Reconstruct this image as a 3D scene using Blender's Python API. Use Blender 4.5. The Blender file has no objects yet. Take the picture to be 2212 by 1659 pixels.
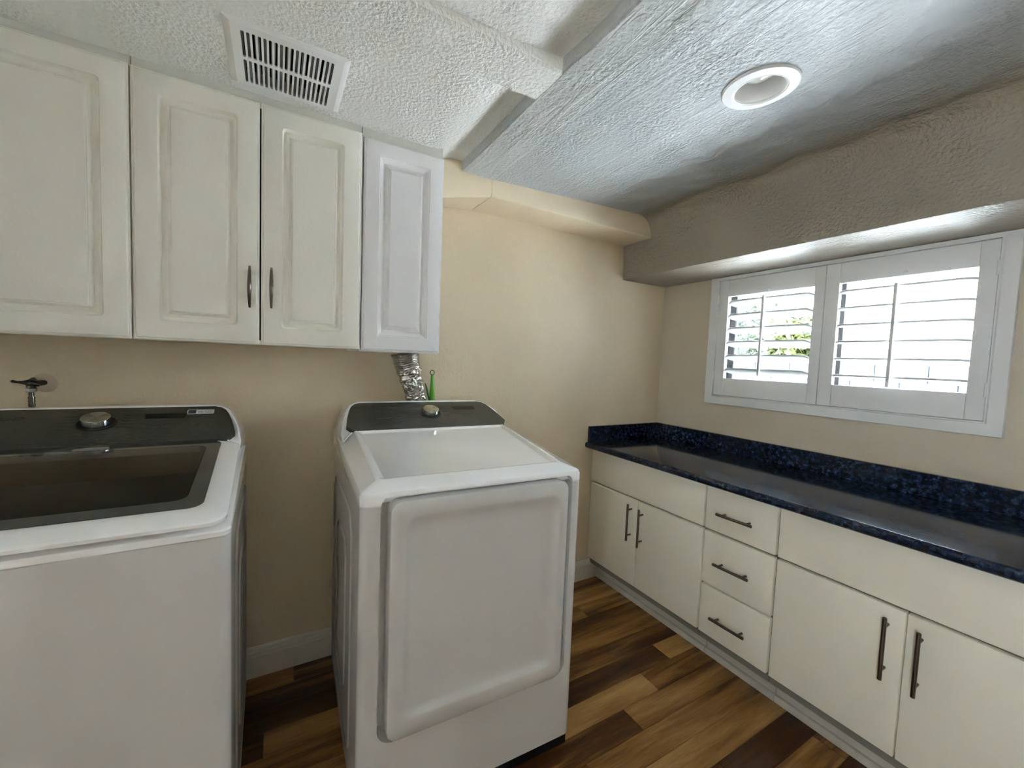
import bpy, bmesh, math, random
from mathutils import Vector, Matrix, noise
random.seed(7)
SC = bpy.context.scene
COL = SC.collection
pi = math.pi

# ------------------------------------------------------------------ camera
W_, H_ = 2212, 1659
cam_d = bpy.data.cameras.new('camera')
cam = bpy.data.objects.new('camera', cam_d)
COL.objects.link(cam)
cam_d.sensor_fit = 'HORIZONTAL'; cam_d.sensor_width = 36.0
cam_d.lens = 887.0352 / W_ * 36.0
cam_d.clip_start = 0.02
yaw, pitch, roll = -0.5226753, -0.0587218, -0.0390466
Rm = Matrix.Rotation(yaw, 3, 'Z') @ Matrix.Rotation(pitch, 3, 'X') @ Matrix.Rotation(roll, 3, 'Y')
# columns of Rm: right, forward, up  ->  camera axes: right, up, -forward
Cm = Matrix((Rm.col[0], Rm.col[2], -Rm.col[1])).transposed()
cam.matrix_world = Matrix.Translation((-2.23808546, -1.90231389, 1.3364186)) @ Cm.to_4x4()
SC.camera = cam

# ------------------------------------------------------------------ world, sun, portals, exposure
SC.view_settings.view_transform = 'Standard'
SC.view_settings.look = 'None'
SC.view_settings.gamma = 1.0
SC.view_settings.use_curve_mapping = False
SC.view_settings.exposure = 1.15
SC.cycles.sample_clamp_indirect = 60.0
SC.cycles.diffuse_bounces = 10
SC.cycles.max_bounces = 16
wd = bpy.data.worlds.new('sky'); SC.world = wd; wd.use_nodes = True
bg = wd.node_tree.nodes['Background']
bg.inputs['Color'].default_value = (0.80, 0.90, 1.0, 1)
bg.inputs['Strength'].default_value = 18.0


def lamp(kind, name, loc, rot, **kw):
    d = bpy.data.lights.new(name, kind)
    for k, v in kw.items():
        setattr(d, k, v)
    o = bpy.data.objects.new(name, d); COL.objects.link(o)
    o.location = loc; o.rotation_euler = rot
    return o


sun = lamp('SUN', 'sun', (0, 0, 6), (0, 0, 0), energy=135.0, angle=0.02, color=(0.96, 0.98, 1.0))
sun.rotation_euler = Vector((0.04, -0.62, -0.75)).to_track_quat('-Z', 'Y').to_euler()
pw = lamp('AREA', 'window_portal', (0.19, -0.94, 1.51), (0, pi / 2, 0), shape='RECTANGLE', size=0.72, size_y=1.14)
pw.data.cycles.is_portal = True
pd = lamp('AREA', 'fill_slot_portal', (-3.44, -2.525, 1.03), (0, -pi / 2, 0), shape='RECTANGLE', size=2.0, size_y=0.11)  # samples daylight through the slot added in the left wall
pd.data.cycles.is_portal = True

# ------------------------------------------------------------------ materials
MATS = {}


def newmat(name):
    m = bpy.data.materials.new(name); m.use_nodes = True
    nt = m.node_tree; b = nt.nodes['Principled BSDF']
    MATS[name] = m
    return m, nt, b


def srgb(r, g, b):
    f = lambda c: (c / 255 / 12.92) if c / 255 <= 0.04045 else ((c / 255 + 0.055) / 1.055) ** 2.4
    return (f(r), f(g), f(b), 1)


def setc(b, col, rough=0.5, metal=0.0, coat=0.0, spec=0.5):
    b.inputs['Base Color'].default_value = col
    b.inputs['Roughness'].default_value = rough
    b.inputs['Metallic'].default_value = metal
    b.inputs['Coat Weight'].default_value = coat
    b.inputs['Coat Roughness'].default_value = 0.08
    b.inputs['Specular IOR Level'].default_value = spec


def N(nt, t, **kw):
    n = nt.nodes.new(t)
    for k, v in kw.items():
        if k in n.inputs.keys():
            n.inputs[k].default_value = v
        else:
            setattr(n, k, v)
    return n


def L(nt, a, ao, b, bi):
    nt.links.new(a.outputs[ao], b.inputs[bi])


def ramp(nt, stops, interp='LINEAR'):
    r = nt.nodes.new('ShaderNodeValToRGB'); e = r.color_ramp; e.interpolation = interp
    while len(e.elements) < len(stops):
        e.elements.new(0.5)
    for el, (p, c) in zip(e.elements, stops):
        el.position = p; el.color = c
    return r


def worldpos(nt):
    return N(nt, 'ShaderNodeNewGeometry')


def bumpy(name, col, rough, layers, coat=0.0, spec=0.5, tint=0.0, stretch=None):
    """plain colour with layered noise relief; layers = (scale, detail, distance)"""
    m, nt, b = newmat(name); setc(b, col, rough, 0, coat, spec)
    g = worldpos(nt); src = (g, 'Position')
    if stretch:
        mp = N(nt, 'ShaderNodeMapping'); mp.inputs['Scale'].default_value = stretch
        L(nt, g, 'Position', mp, 'Vector'); src = (mp, 'Vector')
    prev = None
    for (sc, det, dist) in layers:
        n = N(nt, 'ShaderNodeTexNoise'); n.inputs['Scale'].default_value = sc; n.inputs['Detail'].default_value = det
        L(nt, src[0], src[1], n, 'Vector')
        bp = N(nt, 'ShaderNodeBump'); bp.inputs['Distance'].default_value = dist; bp.inputs['Strength'].default_value = 1.0
        L(nt, n, 'Fac', bp, 'Height')
        if prev: L(nt, prev, 'Normal', bp, 'Normal')
        prev = bp
    if prev: L(nt, prev, 'Normal', b, 'Normal')
    if tint:
        n = N(nt, 'ShaderNodeTexNoise'); n.inputs['Scale'].default_value = 1.7; n.inputs['Detail'].default_value = 3
        L(nt, g, 'Position', n, 'Vector')
        lo = tuple(c * (1 - tint) for c in col[:3]) + (1,); hi = tuple(min(1, c * (1 + tint)) for c in col[:3]) + (1,)
        r = ramp(nt, [(0.3, lo), (0.7, hi)]); L(nt, n, 'Fac', r, 'Fac'); L(nt, r, 'Color', b, 'Base Color')
    return m


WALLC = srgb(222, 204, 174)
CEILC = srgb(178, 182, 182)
bumpy('wall_paint', WALLC, 0.55, [(85, 3, 0.0016), (9, 2, 0.005)], tint=0.04)
bumpy('wall_white', srgb(240, 238, 232), 0.6, [(85, 3, 0.0016)])
bumpy('wall_right_paint', srgb(204, 192, 172), 0.5, [(90, 2, 0.0012), (9, 2, 0.004)], tint=0.03)


def ceiling_mat(name, base, rough, rag, beige=None):
    m, nt, b = newmat(name); setc(b, base, rough, 0, 0.0, 0.45)
    g = worldpos(nt)
    # orange peel
    v = N(nt, 'ShaderNodeTexVoronoi'); v.inputs['Scale'].default_value = 120; v.feature = 'SMOOTH_F1'
    L(nt, g, 'Position', v, 'Vector')
    n1 = N(nt, 'ShaderNodeTexNoise'); n1.inputs['Scale'].default_value = 95; n1.inputs['Detail'].default_value = 4
    L(nt, g, 'Position', n1, 'Vector')
    mask = N(nt, 'ShaderNodeTexNoise'); mask.inputs['Scale'].default_value = 3.2; mask.inputs['Detail'].default_value = 3
    L(nt, g, 'Position', mask, 'Vector')
    mr = ramp(nt, [(0.38, (0.25, 0.25, 0.25, 1)), (0.6, (1, 1, 1, 1))]); L(nt, mask, 'Fac', mr, 'Fac')
    mul = N(nt, 'ShaderNodeMath', operation='MULTIPLY'); L(nt, n1, 'Fac', mul, 0); L(nt, mr, 'Color', mul, 1)
    b1 = N(nt, 'ShaderNodeBump'); b1.inputs['Distance'].default_value = 0.0085; L(nt, mul, 'Value', b1, 'Height')
    # trowelled streaks running along the room
    mp = N(nt, 'ShaderNodeMapping'); mp.inputs['Scale'].default_value = (30, 4.5, 10)
    L(nt, g, 'Position', mp, 'Vector')
    n2 = N(nt, 'ShaderNodeTexNoise'); n2.inputs['Scale'].default_value = 1.0; n2.inputs['Detail'].default_value = 5; n2.inputs['Distortion'].default_value = 0.8
    L(nt, mp, 'Vector', n2, 'Vector')
    r2 = ramp(nt, [(0.46, (0, 0, 0, 1)), (0.56, (1, 1, 1, 1))]); L(nt, n2, 'Fac', r2, 'Fac')
    b2 = N(nt, 'ShaderNodeBump'); b2.inputs['Distance'].default_value = rag; L(nt, r2, 'Color', b2, 'Height')
    L(nt, b1, 'Normal', b2, 'Normal')
    n3 = N(nt, 'ShaderNodeTexNoise'); n3.inputs['Scale'].default_value = 6; n3.inputs['Detail'].default_value = 2
    L(nt, g, 'Position', n3, 'Vector')
    b3 = N(nt, 'ShaderNodeBump'); b3.inputs['Distance'].default_value = 0.006; L(nt, n3, 'Fac', b3, 'Height')
    L(nt, b2, 'Normal', b3, 'Normal'); L(nt, b3, 'Normal', b, 'Normal')
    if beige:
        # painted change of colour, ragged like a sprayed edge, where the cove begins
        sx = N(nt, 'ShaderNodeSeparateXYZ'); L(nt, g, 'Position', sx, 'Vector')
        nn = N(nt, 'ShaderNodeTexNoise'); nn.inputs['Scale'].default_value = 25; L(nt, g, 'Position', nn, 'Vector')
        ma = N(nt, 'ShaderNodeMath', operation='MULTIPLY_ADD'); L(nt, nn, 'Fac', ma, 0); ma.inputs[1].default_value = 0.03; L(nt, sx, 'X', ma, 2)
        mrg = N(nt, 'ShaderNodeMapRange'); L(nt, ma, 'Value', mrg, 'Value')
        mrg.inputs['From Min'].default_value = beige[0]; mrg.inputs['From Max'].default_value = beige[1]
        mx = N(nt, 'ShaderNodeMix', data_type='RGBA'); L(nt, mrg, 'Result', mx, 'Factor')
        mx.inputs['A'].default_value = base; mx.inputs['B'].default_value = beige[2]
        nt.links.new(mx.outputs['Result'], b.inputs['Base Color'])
    return m


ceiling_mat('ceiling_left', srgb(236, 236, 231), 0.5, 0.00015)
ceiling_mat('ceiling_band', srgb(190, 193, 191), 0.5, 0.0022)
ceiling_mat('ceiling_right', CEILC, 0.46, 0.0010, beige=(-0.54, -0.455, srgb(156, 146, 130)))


def simple(name, col, rough=0.5, metal=0.0, coat=0.0, spec=0.5):
    m, nt, b = newmat(name); setc(b, col, rough, metal, coat, spec); return m


bumpy('cabinet_white', srgb(238, 235, 224), 0.33, [(160, 2, 0.0006)], coat=0.0)
bumpy('cabinet_cool', srgb(232, 231, 231), 0.33, [(160, 2, 0.0004)], coat=0.0)
simple('filler_white', srgb(214, 213, 204), 0.5)
bumpy('base_cabinet', srgb(240, 235, 219), 0.36, [(60, 2, 0.0007)])
bumpy('face_frame', srgb(128, 126, 116), 0.5, [(60, 2, 0.0006)])
bumpy('toe_board', srgb(190, 184, 172), 0.55, [(45, 2, 0.002)])
bumpy('baseboard_paint', srgb(222, 216, 204), 0.4, [(40, 2, 0.0008)])
bumpy('shutter_paint', srgb(226, 227, 227), 0.35, [(60, 2, 0.0005)])
bumpy('appliance_white', srgb(206, 204, 202), 0.22, [(220, 2, 0.00012)], coat=0.35)
simple('appliance_gloss', srgb(250, 250, 251), 0.16, coat=1.0)
simple('appliance_inner', srgb(226, 226, 214), 0.4)
simple('black_plastic', srgb(22, 24, 30), 0.45)
simple('display_black', srgb(4, 4, 6), 0.35, spec=0.2)
simple('print_black', srgb(16, 17, 18), 0.5)
simple('print_grey', srgb(38, 40, 41), 0.5)
simple('seam_dark', srgb(60, 58, 55), 0.7)
simple('gap_black', srgb(10, 9, 8), 0.9)
simple('chrome', srgb(200, 202, 205), 0.12, 1.0)
simple('dark_chrome', srgb(95, 92, 88), 0.22, 1.0)
simple('brushed_steel', srgb(178, 172, 162), 0.3, 1.0)
simple('nickel', srgb(120, 110, 100), 0.3, 1.0)
simple('white_plastic', srgb(236, 236, 234), 0.35)
simple('label_white', srgb(205, 208, 210), 0.4)
simple('label_navy', srgb(12, 14, 52), 0.4)
simple('window_metal', srgb(52, 50, 50), 0.45, 0.4)
simple('tub_dark', srgb(52, 50, 44), 0.35, 0.6)
simple('tub_black', srgb(18, 18, 15), 0.5, 0.0)
simple('dust_grey', srgb(150, 154, 154), 0.8)
simple('filler_beige', srgb(206, 184, 160), 0.5)
simple('sensor_grey', srgb(70, 74, 74), 0.4)


def panel_mat():
    m, nt, b = newmat('panel_grey'); setc(b, srgb(86, 88, 85), 0.26, 0.5, 0.0, 0.5)
    g = worldpos(nt); mp = N(nt, 'ShaderNodeMapping'); mp.inputs['Scale'].default_value = (8, 400, 400)
    L(nt, g, 'Position', mp, 'Vector')
    n = N(nt, 'ShaderNodeTexNoise'); n.inputs['Scale'].default_value = 3; L(nt, mp, 'Vector', n, 'Vector')
    bp = N(nt, 'ShaderNodeBump'); bp.inputs['Distance'].default_value = 0.00015; L(nt, n, 'Fac', bp, 'Height'); L(nt, bp, 'Normal', b, 'Normal')


panel_mat()


def knob_mat():
    m, nt, b = newmat('knob_face'); setc(b, srgb(188, 182, 168), 0.28, 1.0)
    tc = N(nt, 'ShaderNodeTexCoord')
    gr = N(nt, 'ShaderNodeTexGradient', gradient_type='RADIAL'); L(nt, tc, 'Object', gr, 'Vector')
    w = N(nt, 'ShaderNodeMath', operation='MULTIPLY'); L(nt, gr, 'Fac', w, 0); w.inputs[1].default_value = 6 * pi
    s = N(nt, 'ShaderNodeMath', operation='SINE'); L(nt, w, 'Value', s, 0)
    mr = N(nt, 'ShaderNodeMapRange'); L(nt, s, 'Value', mr, 'Value')
    mr.inputs['From Min'].default_value = -1; mr.inputs['To Min'].default_value = 0.22; mr.inputs['To Max'].default_value = 0.42
    L(nt, mr, 'Result', b, 'Roughness')


knob_mat()


def granite():
    m, nt, b = newmat('granite'); setc(b, srgb(22, 32, 52), 0.13, 0, 0.0, 0.6)
    g = worldpos(nt)
    n = N(nt, 'ShaderNodeTexNoise'); n.inputs['Scale'].default_value = 55; n.inputs['Detail'].default_value = 6; n.inputs['Roughness'].default_value = 0.7
    L(nt, g, 'Position', n, 'Vector')
    r = ramp(nt, [(0.36, srgb(8, 16, 30)), (0.52, srgb(17, 33, 54)), (0.62, srgb(38, 56, 84)), (0.72, srgb(100, 116, 136))])
    L(nt, n, 'Fac', r, 'Fac')
    v = N(nt, 'ShaderNodeTexVoronoi'); v.inputs['Scale'].default_value = 95; L(nt, g, 'Position', v, 'Vector')
    rv = ramp(nt, [(0.80, (0, 0, 0, 1)), (0.93, (1, 1, 1, 1))]); L(nt, v, 'Color', rv, 'Fac')
    mx = N(nt, 'ShaderNodeMix', data_type='RGBA'); L(nt, rv, 'Color', mx, 'Factor')
    nt.links.new(r.outputs['Color'], mx.inputs['A']); mx.inputs['B'].default_value = srgb(42, 54, 74)
    nt.links.new(mx.outputs['Result'], b.inputs['Base Color'])
    n2 = N(nt, 'ShaderNodeTexNoise'); n2.inputs['Scale'].default_value = 14; L(nt, g, 'Position', n2, 'Vector')
    mr = N(nt, 'ShaderNodeMapRange'); L(nt, n2, 'Fac', mr, 'Value'); mr.inputs['To Min'].default_value = 0.09; mr.inputs['To Max'].default_value = 0.17
    L(nt, mr, 'Result', b, 'Roughness')


granite()


def plank_mat():
    m, nt, b = newmat('plank_wood'); setc(b, srgb(120, 84, 48), 0.36, 0, 0.0, 0.4)
    g = worldpos(nt); oi = N(nt, 'ShaderNodeObjectInfo')
    off = N(nt, 'ShaderNodeVectorMath', operation='SCALE'); off.inputs[0].default_value = (7.3, 3.1, 0)
    L(nt, oi, 'Random', off, 'Scale')
    add = N(nt, 'ShaderNodeVectorMath', operation='ADD'); L(nt, g, 'Position', add, 0); L(nt, off, 'Vector', add, 1)
    # broad figure
    mp = N(nt, 'ShaderNodeMapping'); mp.inputs['Scale'].default_value = (1.7, 20, 1); L(nt, add, 'Vector', mp, 'Vector')
    n1 = N(nt, 'ShaderNodeTexNoise'); n1.inputs['Scale'].default_value = 1.0; n1.inputs['Detail'].default_value = 4; n1.inputs['Distortion'].default_value = 0.45
    L(nt, mp, 'Vector', n1, 'Vector')
    # fine grain
    mp2 = N(nt, 'ShaderNodeMapping'); mp2.inputs['Scale'].default_value = (14, 220, 1); L(nt, add, 'Vector', mp2, 'Vector')
    n2 = N(nt, 'ShaderNodeTexNoise'); n2.inputs['Scale'].default_value = 1.0; n2.inputs['Detail'].default_value = 4
    L(nt, mp2, 'Vector', n2, 'Vector')
    sep = N(nt, 'ShaderNodeSeparateColor'); L(nt, oi, 'Color', sep, 'Color')
    a = N(nt, 'ShaderNodeMath', operation='SUBTRACT'); L(nt, n1, 'Fac', a, 0); a.inputs[1].default_value = 0.5
    a2 = N(nt, 'ShaderNodeMath', operation='MULTIPLY_ADD'); L(nt, a, 'Value', a2, 0); a2.inputs[1].default_value = 1.05; L(nt, sep, 'Red', a2, 2)
    a3 = N(nt, 'ShaderNodeMath', operation='SUBTRACT'); L(nt, n2, 'Fac', a3, 0); a3.inputs[1].default_value = 0.5
    a4 = N(nt, 'ShaderNodeMath', operation='MULTIPLY_ADD'); L(nt, a3, 'Value', a4, 0); a4.inputs[1].default_value = 0.3; L(nt, a2, 'Value', a4, 2)
    r = ramp(nt, [(0.0, srgb(46, 21, 5)), (0.28, srgb(88, 52, 19)), (0.52, srgb(152, 108, 56)), (0.78, srgb(190, 147, 88)), (1.0, srgb(212, 174, 116))])
    L(nt, a4, 'Value', r, 'Fac'); L(nt, r, 'Color', b, 'Base Color')
    bp = N(nt, 'ShaderNodeBump'); bp.inputs['Distance'].default_value = 0.0006; L(nt, n2, 'Fac', bp, 'Height'); L(nt, bp, 'Normal', b, 'Normal')
    mr = N(nt, 'ShaderNodeMapRange'); L(nt, n1, 'Fac', mr, 'Value'); mr.inputs['To Min'].default_value = 0.3; mr.inputs['To Max'].default_value = 0.5
    L(nt, mr, 'Result', b, 'Roughness')


plank_mat()


def foil():
    m, nt, b = newmat('foil'); setc(b, srgb(196, 192, 186), 0.2, 1.0)
    g = worldpos(nt)
    v = N(nt, 'ShaderNodeTexVoronoi'); v.inputs['Scale'].default_value = 60; L(nt, g, 'Position', v, 'Vector')


foil()


def green():
    m, nt, b = newmat('green_plastic'); setc(b, srgb(92, 168, 24), 0.3, 0, 0.2)
    b.inputs['Subsurface Weight'].default_value = 0.0
    m, nt, b = newmat('dark_green_plastic'); setc(b, srgb(28, 96, 22), 0.3, 0, 0.2)


green()


def glass(name, col, alpha_glossy=0.06, rough=0.0):
    m = bpy.data.materials.new(name); m.use_nodes = True; nt = m.node_tree
    nt.nodes.remove(nt.nodes['Principled BSDF']); out = nt.nodes['Material Output']
    t = N(nt, 'ShaderNodeBsdfTransparent'); t.inputs['Color'].default_value = col
    gl = N(nt, 'ShaderNodeBsdfGlossy'); gl.inputs['Roughness'].default_value = rough
    gl.inputs['Color'].default_value = (1, 1, 1, 1)
    fr = N(nt, 'ShaderNodeFresnel'); fr.inputs['IOR'].default_value = 1.5
    mx = N(nt, 'ShaderNodeMixShader'); L(nt, fr, 'Fac', mx, 'Fac'); L(nt, t, 'BSDF', mx, 1); L(nt, gl, 'BSDF', mx, 2)
    L(nt, mx, 'Shader', out, 'Surface'); MATS[name] = m


glass('window_glass', (0.93, 0.96, 0.97, 1))
glass('smoked_glass', (0.84, 0.84, 0.80, 1), rough=0.02)
glass('bulb_glass', (0.85, 0.85, 0.83, 1), rough=0.05)
simple('bulb_white', srgb(226, 224, 216), 0.08, coat=1.0)
simple('bezel_glass', srgb(70, 72, 72), 0.1, 0.0, 0.5)

# outdoors
bumpy('render_white', srgb(236, 236, 234), 0.8, [(20, 2, 0.003)])
bumpy('concrete', srgb(200, 203, 206), 0.9, [(30, 3, 0.003)], tint=0.06)
bumpy('block_blue', srgb(40, 50, 66), 0.9, [(70, 4, 0.012)], tint=0.25)
bumpy('leaf_green', srgb(40, 52, 30), 0.6, [(20, 2, 0.002)], tint=0.35)
bumpy('leaf_yellow', srgb(62, 68, 32), 0.6, [(20, 2, 0.002)], tint=0.3)
simple('trunk', srgb(92, 74, 56), 0.9)
simple('far_roof', srgb(150, 150, 152), 0.8)

# ------------------------------------------------------------------ mesh helpers


def finish(name, bm, mat, parent=None, smooth=None, shift=True):
    """link a bmesh as one object. Verts are in the frame of the parent's parent-less location: world coords are shifted."""
    bmesh.ops.recalc_face_normals(bm, faces=bm.faces)
    me = bpy.data.meshes.new(name); bm.to_mesh(me); bm.free()
    o = bpy.data.objects.new(name, me); COL.objects.link(o)
    if mat: me.materials.append(MATS[mat] if isinstance(mat, str) else mat)
    if smooth is not None:
        for p in me.polygons: p.use_smooth = True
        me.set_sharp_from_angle(angle=math.radians(smooth))
    if parent is not None:
        o.parent = parent
        if shift:
            base = Vector((0, 0, 0)); q = parent
            while q is not None:
                base += q.location; q = q.parent
            me.transform(Matrix.Translation(-base))
    return o


def box(bm, x0, x1, y0, y1, z0, z1, bevel=0.0, seg=2):
    r = bmesh.ops.create_cube(bm, size=1.0)
    vs = r['verts']
    bmesh.ops.scale(bm, verts=vs, vec=(abs(x1 - x0), abs(y1 - y0), abs(z1 - z0)))
    bmesh.ops.translate(bm, verts=vs, vec=((x0 + x1) / 2, (y0 + y1) / 2, (z0 + z1) / 2))
    if bevel > 0:
        es = list({e for v in vs for e in v.link_edges})
        bmesh.ops.bevel(bm, geom=es, offset=bevel, segments=seg, affect='EDGES', profile=0.5)


def bx(name, mat, parent, x0, x1, y0, y1, z0, z1, bevel=0.0, seg=2, smooth=None, shift=True):
    bm = bmesh.new(); box(bm, x0, x1, y0, y1, z0, z1, bevel, seg)
    return finish(name, bm, mat, parent, smooth if smooth is not None else (35 if bevel else None), shift)


def rrect(x0, x1, y0, y1, r, n=5):
    """rounded rectangle loop, 4*(n+1) points, counter-clockwise"""
    r = max(min(r, (x1 - x0) / 2 - 1e-5, (y1 - y0) / 2 - 1e-5), 1e-5)
    pts = []
    for cx, cy, a0 in ((x1 - r, y1 - r, 0), (x0 + r, y1 - r, pi / 2), (x0 + r, y0 + r, pi), (x1 - r, y0 + r, 1.5 * pi)):
        for k in range(n + 1):
            a = a0 + k * (pi / 2) / n
            pts.append((cx + r * math.cos(a), cy + r * math.sin(a)))
    return pts


def loft(bm, rings, cap0=True, cap1=True, closed=True):
    vr = [[bm.verts.new(p) for p in ring] for ring in rings]
    for a, b in zip(vr[:-1], vr[1:]):
        n = len(a)
        for i in range(n if closed else n - 1):
            j = (i + 1) % n
            bm.faces.new((a[i], a[j], b[j], b[i]))
    if cap0: bm.faces.new(vr[0])
    if cap1: bm.faces.new(list(reversed(vr[-1])))
    return vr


def tube(bm, pts, rad, n=12, cap=True):
    pts = [Vector(p) for p in pts]; rings = []
    if not isinstance(rad, (list, tuple)): rad = [rad] * len(pts)
    up = None
    for i, p in enumerate(pts):
        d = (pts[min(i + 1, len(pts) - 1)] - pts[max(i - 1, 0)]).normalized()
        if up is None:
            up = Vector((0, 0, 1)) if abs(d.z) < 0.9 else Vector((1, 0, 0))
        s = d.cross(up).normalized(); up = s.cross(d).normalized()
        rings.append([p + (s * math.cos(2 * pi * k / n) + up * math.sin(2 * pi * k / n)) * rad[i] for k in range(n)])
    loft(bm, rings, cap, cap)


def lathe(bm, prof, origin, axis, n=48, cap=True):
    """prof = (radius, height) along axis from origin"""
    ax = Vector(axis).normalized(); t = Vector((1, 0, 0)) if abs(ax.x) < 0.9 else Vector((0, 1, 0))
    u = ax.cross(t).normalized(); v = ax.cross(u)
    o = Vector(origin)
    rings = [[o + ax * h + (u * math.cos(2 * pi * k / n) + v * math.sin(2 * pi * k / n)) * max(r, 1e-5) for k in range(n)] for r, h in prof]
    loft(bm, rings, cap, cap)


def holed_face(bm, outer, holes):
    """planar face (2d points) with holes -> list of verts; z = 0"""
    es = []
    for lp in [outer] + holes:
        vs = [bm.verts.new((p[0], p[1], 0)) for p in lp]
        for i in range(len(vs)): es.append(bm.edges.new((vs[i], vs[(i + 1) % len(vs)])))
    bmesh.ops.triangle_fill(bm, use_beauty=True, use_dissolve=False, edges=es)


def boolean(o, cutters):
    for c in cutters:
        m = o.modifiers.new('cut', 'BOOLEAN'); m.object = c; m.operation = 'DIFFERENCE'; m.solver = 'EXACT'
    dg = bpy.context.evaluated_depsgraph_get()
    me = bpy.data.meshes.new_from_object(o.evaluated_get(dg))
    o.modifiers.clear(); old = o.data; o.data = me; me.name = old.name
    for c in cutters:
        d = c.data; bpy.data.objects.remove(c); bpy.data.meshes.remove(d)


def thing(name, label, cat, loc=(0, 0, 0), rz=0.0, group=None):
    o = bpy.data.objects.new(name, None); COL.objects.link(o)
    o.empty_display_size = 0.1; o.location = loc; o.rotation_euler = (0, 0, rz)
    o['label'] = label; o['category'] = cat
    if group: o['group'] = group
    return o


def tag(o, label, cat, group=None):
    o['label'] = label; o['category'] = cat
    if group: o['group'] = group
    return o


def struct(o):
    o['kind'] = 'structure'; return o


# ------------------------------------------------------------------ floor
bm = bmesh.new(); box(bm, -3.40, 0.0, -3.40, 0.0, -0.10, -0.012)
floor = struct(finish('floor', bm, 'seam_dark'))
PW = 0.1025
plank_mesh = {}
tone = {(1, 0): .50, (2, 0): .20, (2, 1): .66, (3, 0): .70, (3, 1): .44, (4, 0): .28, (4, 1): .50, (5, 0): .45, (5, 1): .48, (6, 1): .55, (6, 0): .5, (7, 1): .16, (7, 0): .3, (0, 1): .5, (0, 0): .35, (-1, 1): .38, (-2, 1): .5, (8, 1): .3}
joint = {2: -0.666, 3: -0.860, 4: -1.062, 5: -1.334, 6: -1.54, 7: -0.93, 1: -1.36, 0: -1.6, -1: -1.05, -2: -0.80, -3: -1.5, -4: -0.95}
for k in range(-5, 28):
    ya = -0.518 - PW * (k - 1); yb = ya - PW
    ya = min(ya, -0.002)
    if ya - yb < 0.02: continue
    j = joint.get(k, -0.5 - ((k * 0.377) % 1.0) * 1.2)
    cuts = [-0.46]
    x = j
    cuts = [c for c in (j + 1.22, j) if c < -0.46]
    cuts = [-0.46] + cuts
    while cuts[-1] > -3.30: cuts.append(max(cuts[-1] - 1.22, -3.31))
    for c, (xb, xa) in enumerate(zip(cuts[:-1], cuts[1:])):
        if xb - xa < 0.03: continue
        key = (round(xb - xa, 3), round(ya - yb, 3))
        if key not in plank_mesh:
            b_ = bmesh.new(); w, h = xb - xa, ya - yb
            box(b_, 0.0006, w - 0.0006, 0.0006, h - 0.0006, -0.012, 0.0)
            top = [e for e in b_.edges if all(v.co.z > -0.001 for v in e.verts)]
            bmesh.ops.bevel(b_, geom=top, offset=0.0012, segments=1, affect='EDGES')
            me = bpy.data.meshes.new('plank'); b_.to_mesh(me); b_.free(); me.materials.append(MATS['plank_wood'])
            plank_mesh[key] = me
        o = bpy.data.objects.new('plank', plank_mesh[key]); COL.objects.link(o)
        o.location = (xa, yb, 0); o.parent = floor
        side = 1 if (c == 0) else 0
        t = tone.get((k, side), None) if c < 2 else None
        if t is None: t = random.choice([.2, .35, .42, .5, .58, .66])
        o.color = (t, 0, 0, 1)

# ------------------------------------------------------------------ walls
XL, YF, ZT = -3.31, -3.40, 2.45
struct(bx('wall_back', 'wall_paint', None, XL - 0.12, 0.18, 0.0, 0.12, -0.02, ZT))
bm = bmesh.new()   # left wall; unseen slot beside the camera added to let in fill daylight
box(bm, XL - 0.12, XL, -2.47, -0.0005, -0.02, ZT)
box(bm, XL - 0.12, XL, YF - 0.12, -2.58, -0.02, ZT)
box(bm, XL - 0.12, XL, -2.58, -2.47, 2.05, ZT)
struct(finish('wall_left', bm, 'wall_white'))
WY0, WY1, WZ0, WZ1 = -0.4045, -1.4775, 1.1765, 1.838   # window opening
bm = bmesh.new()
box(bm, 0, 0.18, YF - 0.12, 0 - 0.0005, -0.02, WZ0)
box(bm, 0, 0.18, YF - 0.12, -0.0005, WZ1, ZT)
box(bm, 0, 0.18, WY0, -0.0005, WZ0, WZ1)
box(bm, 0, 0.18, YF - 0.12, WY1, WZ0, WZ1)
struct(finish('wall_right', bm, 'wall_right_paint'))
struct(bx('wall_front', 'wall_white', None, XL, 0, YF - 0.12, YF, -0.02, ZT))

# ------------------------------------------------------------------ ceiling
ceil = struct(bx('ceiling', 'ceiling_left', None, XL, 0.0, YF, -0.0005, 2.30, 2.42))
# left ceiling panels: gently uneven plaster sheet
def sheet(name, mat, x0, x1, y0, y1, zf, nx, ny, parent, hole=None):
    gx = [x0 + (x1 - x0) * i / nx for i in range(nx + 1)]; gy = [y0 + (y1 - y0) * j / ny for j in range(ny + 1)]
    if hole:
        for g_, a_, b_ in ((gx, hole[0], hole[1]), (gy, hole[2], hole[3])):
            for q in (a_, b_):
                i = min(range(len(g_)), key=lambda i: abs(g_[i] - q)); g_[i] = q
    bm = bmesh.new()
    vs = [[bm.verts.new((x, y, 0)) for y in gy] for x in gx]
    for i in range(nx):
        for j in range(ny):
            if hole and hole[0] < (gx[i] + gx[i + 1]) / 2 < hole[1] and hole[2] < (gy[j] + gy[j + 1]) / 2 < hole[3]: continue
            bm.faces.new((vs[i][j], vs[i + 1][j], vs[i + 1][j + 1], vs[i][j + 1]))
    for v in [v for v in bm.verts if not v.link_faces]: bm.verts.remove(v)
    for v in bm.verts: v.co.z = zf(v.co.x, v.co.y)
    r = bmesh.ops.extrude_face_region(bm, geom=list(bm.faces))
    for v in [g for g in r['geom'] if isinstance(g, bmesh.types.BMVert)]: v.co.z = 2.31
    return finish(name, bm, mat, parent, 40)


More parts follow.
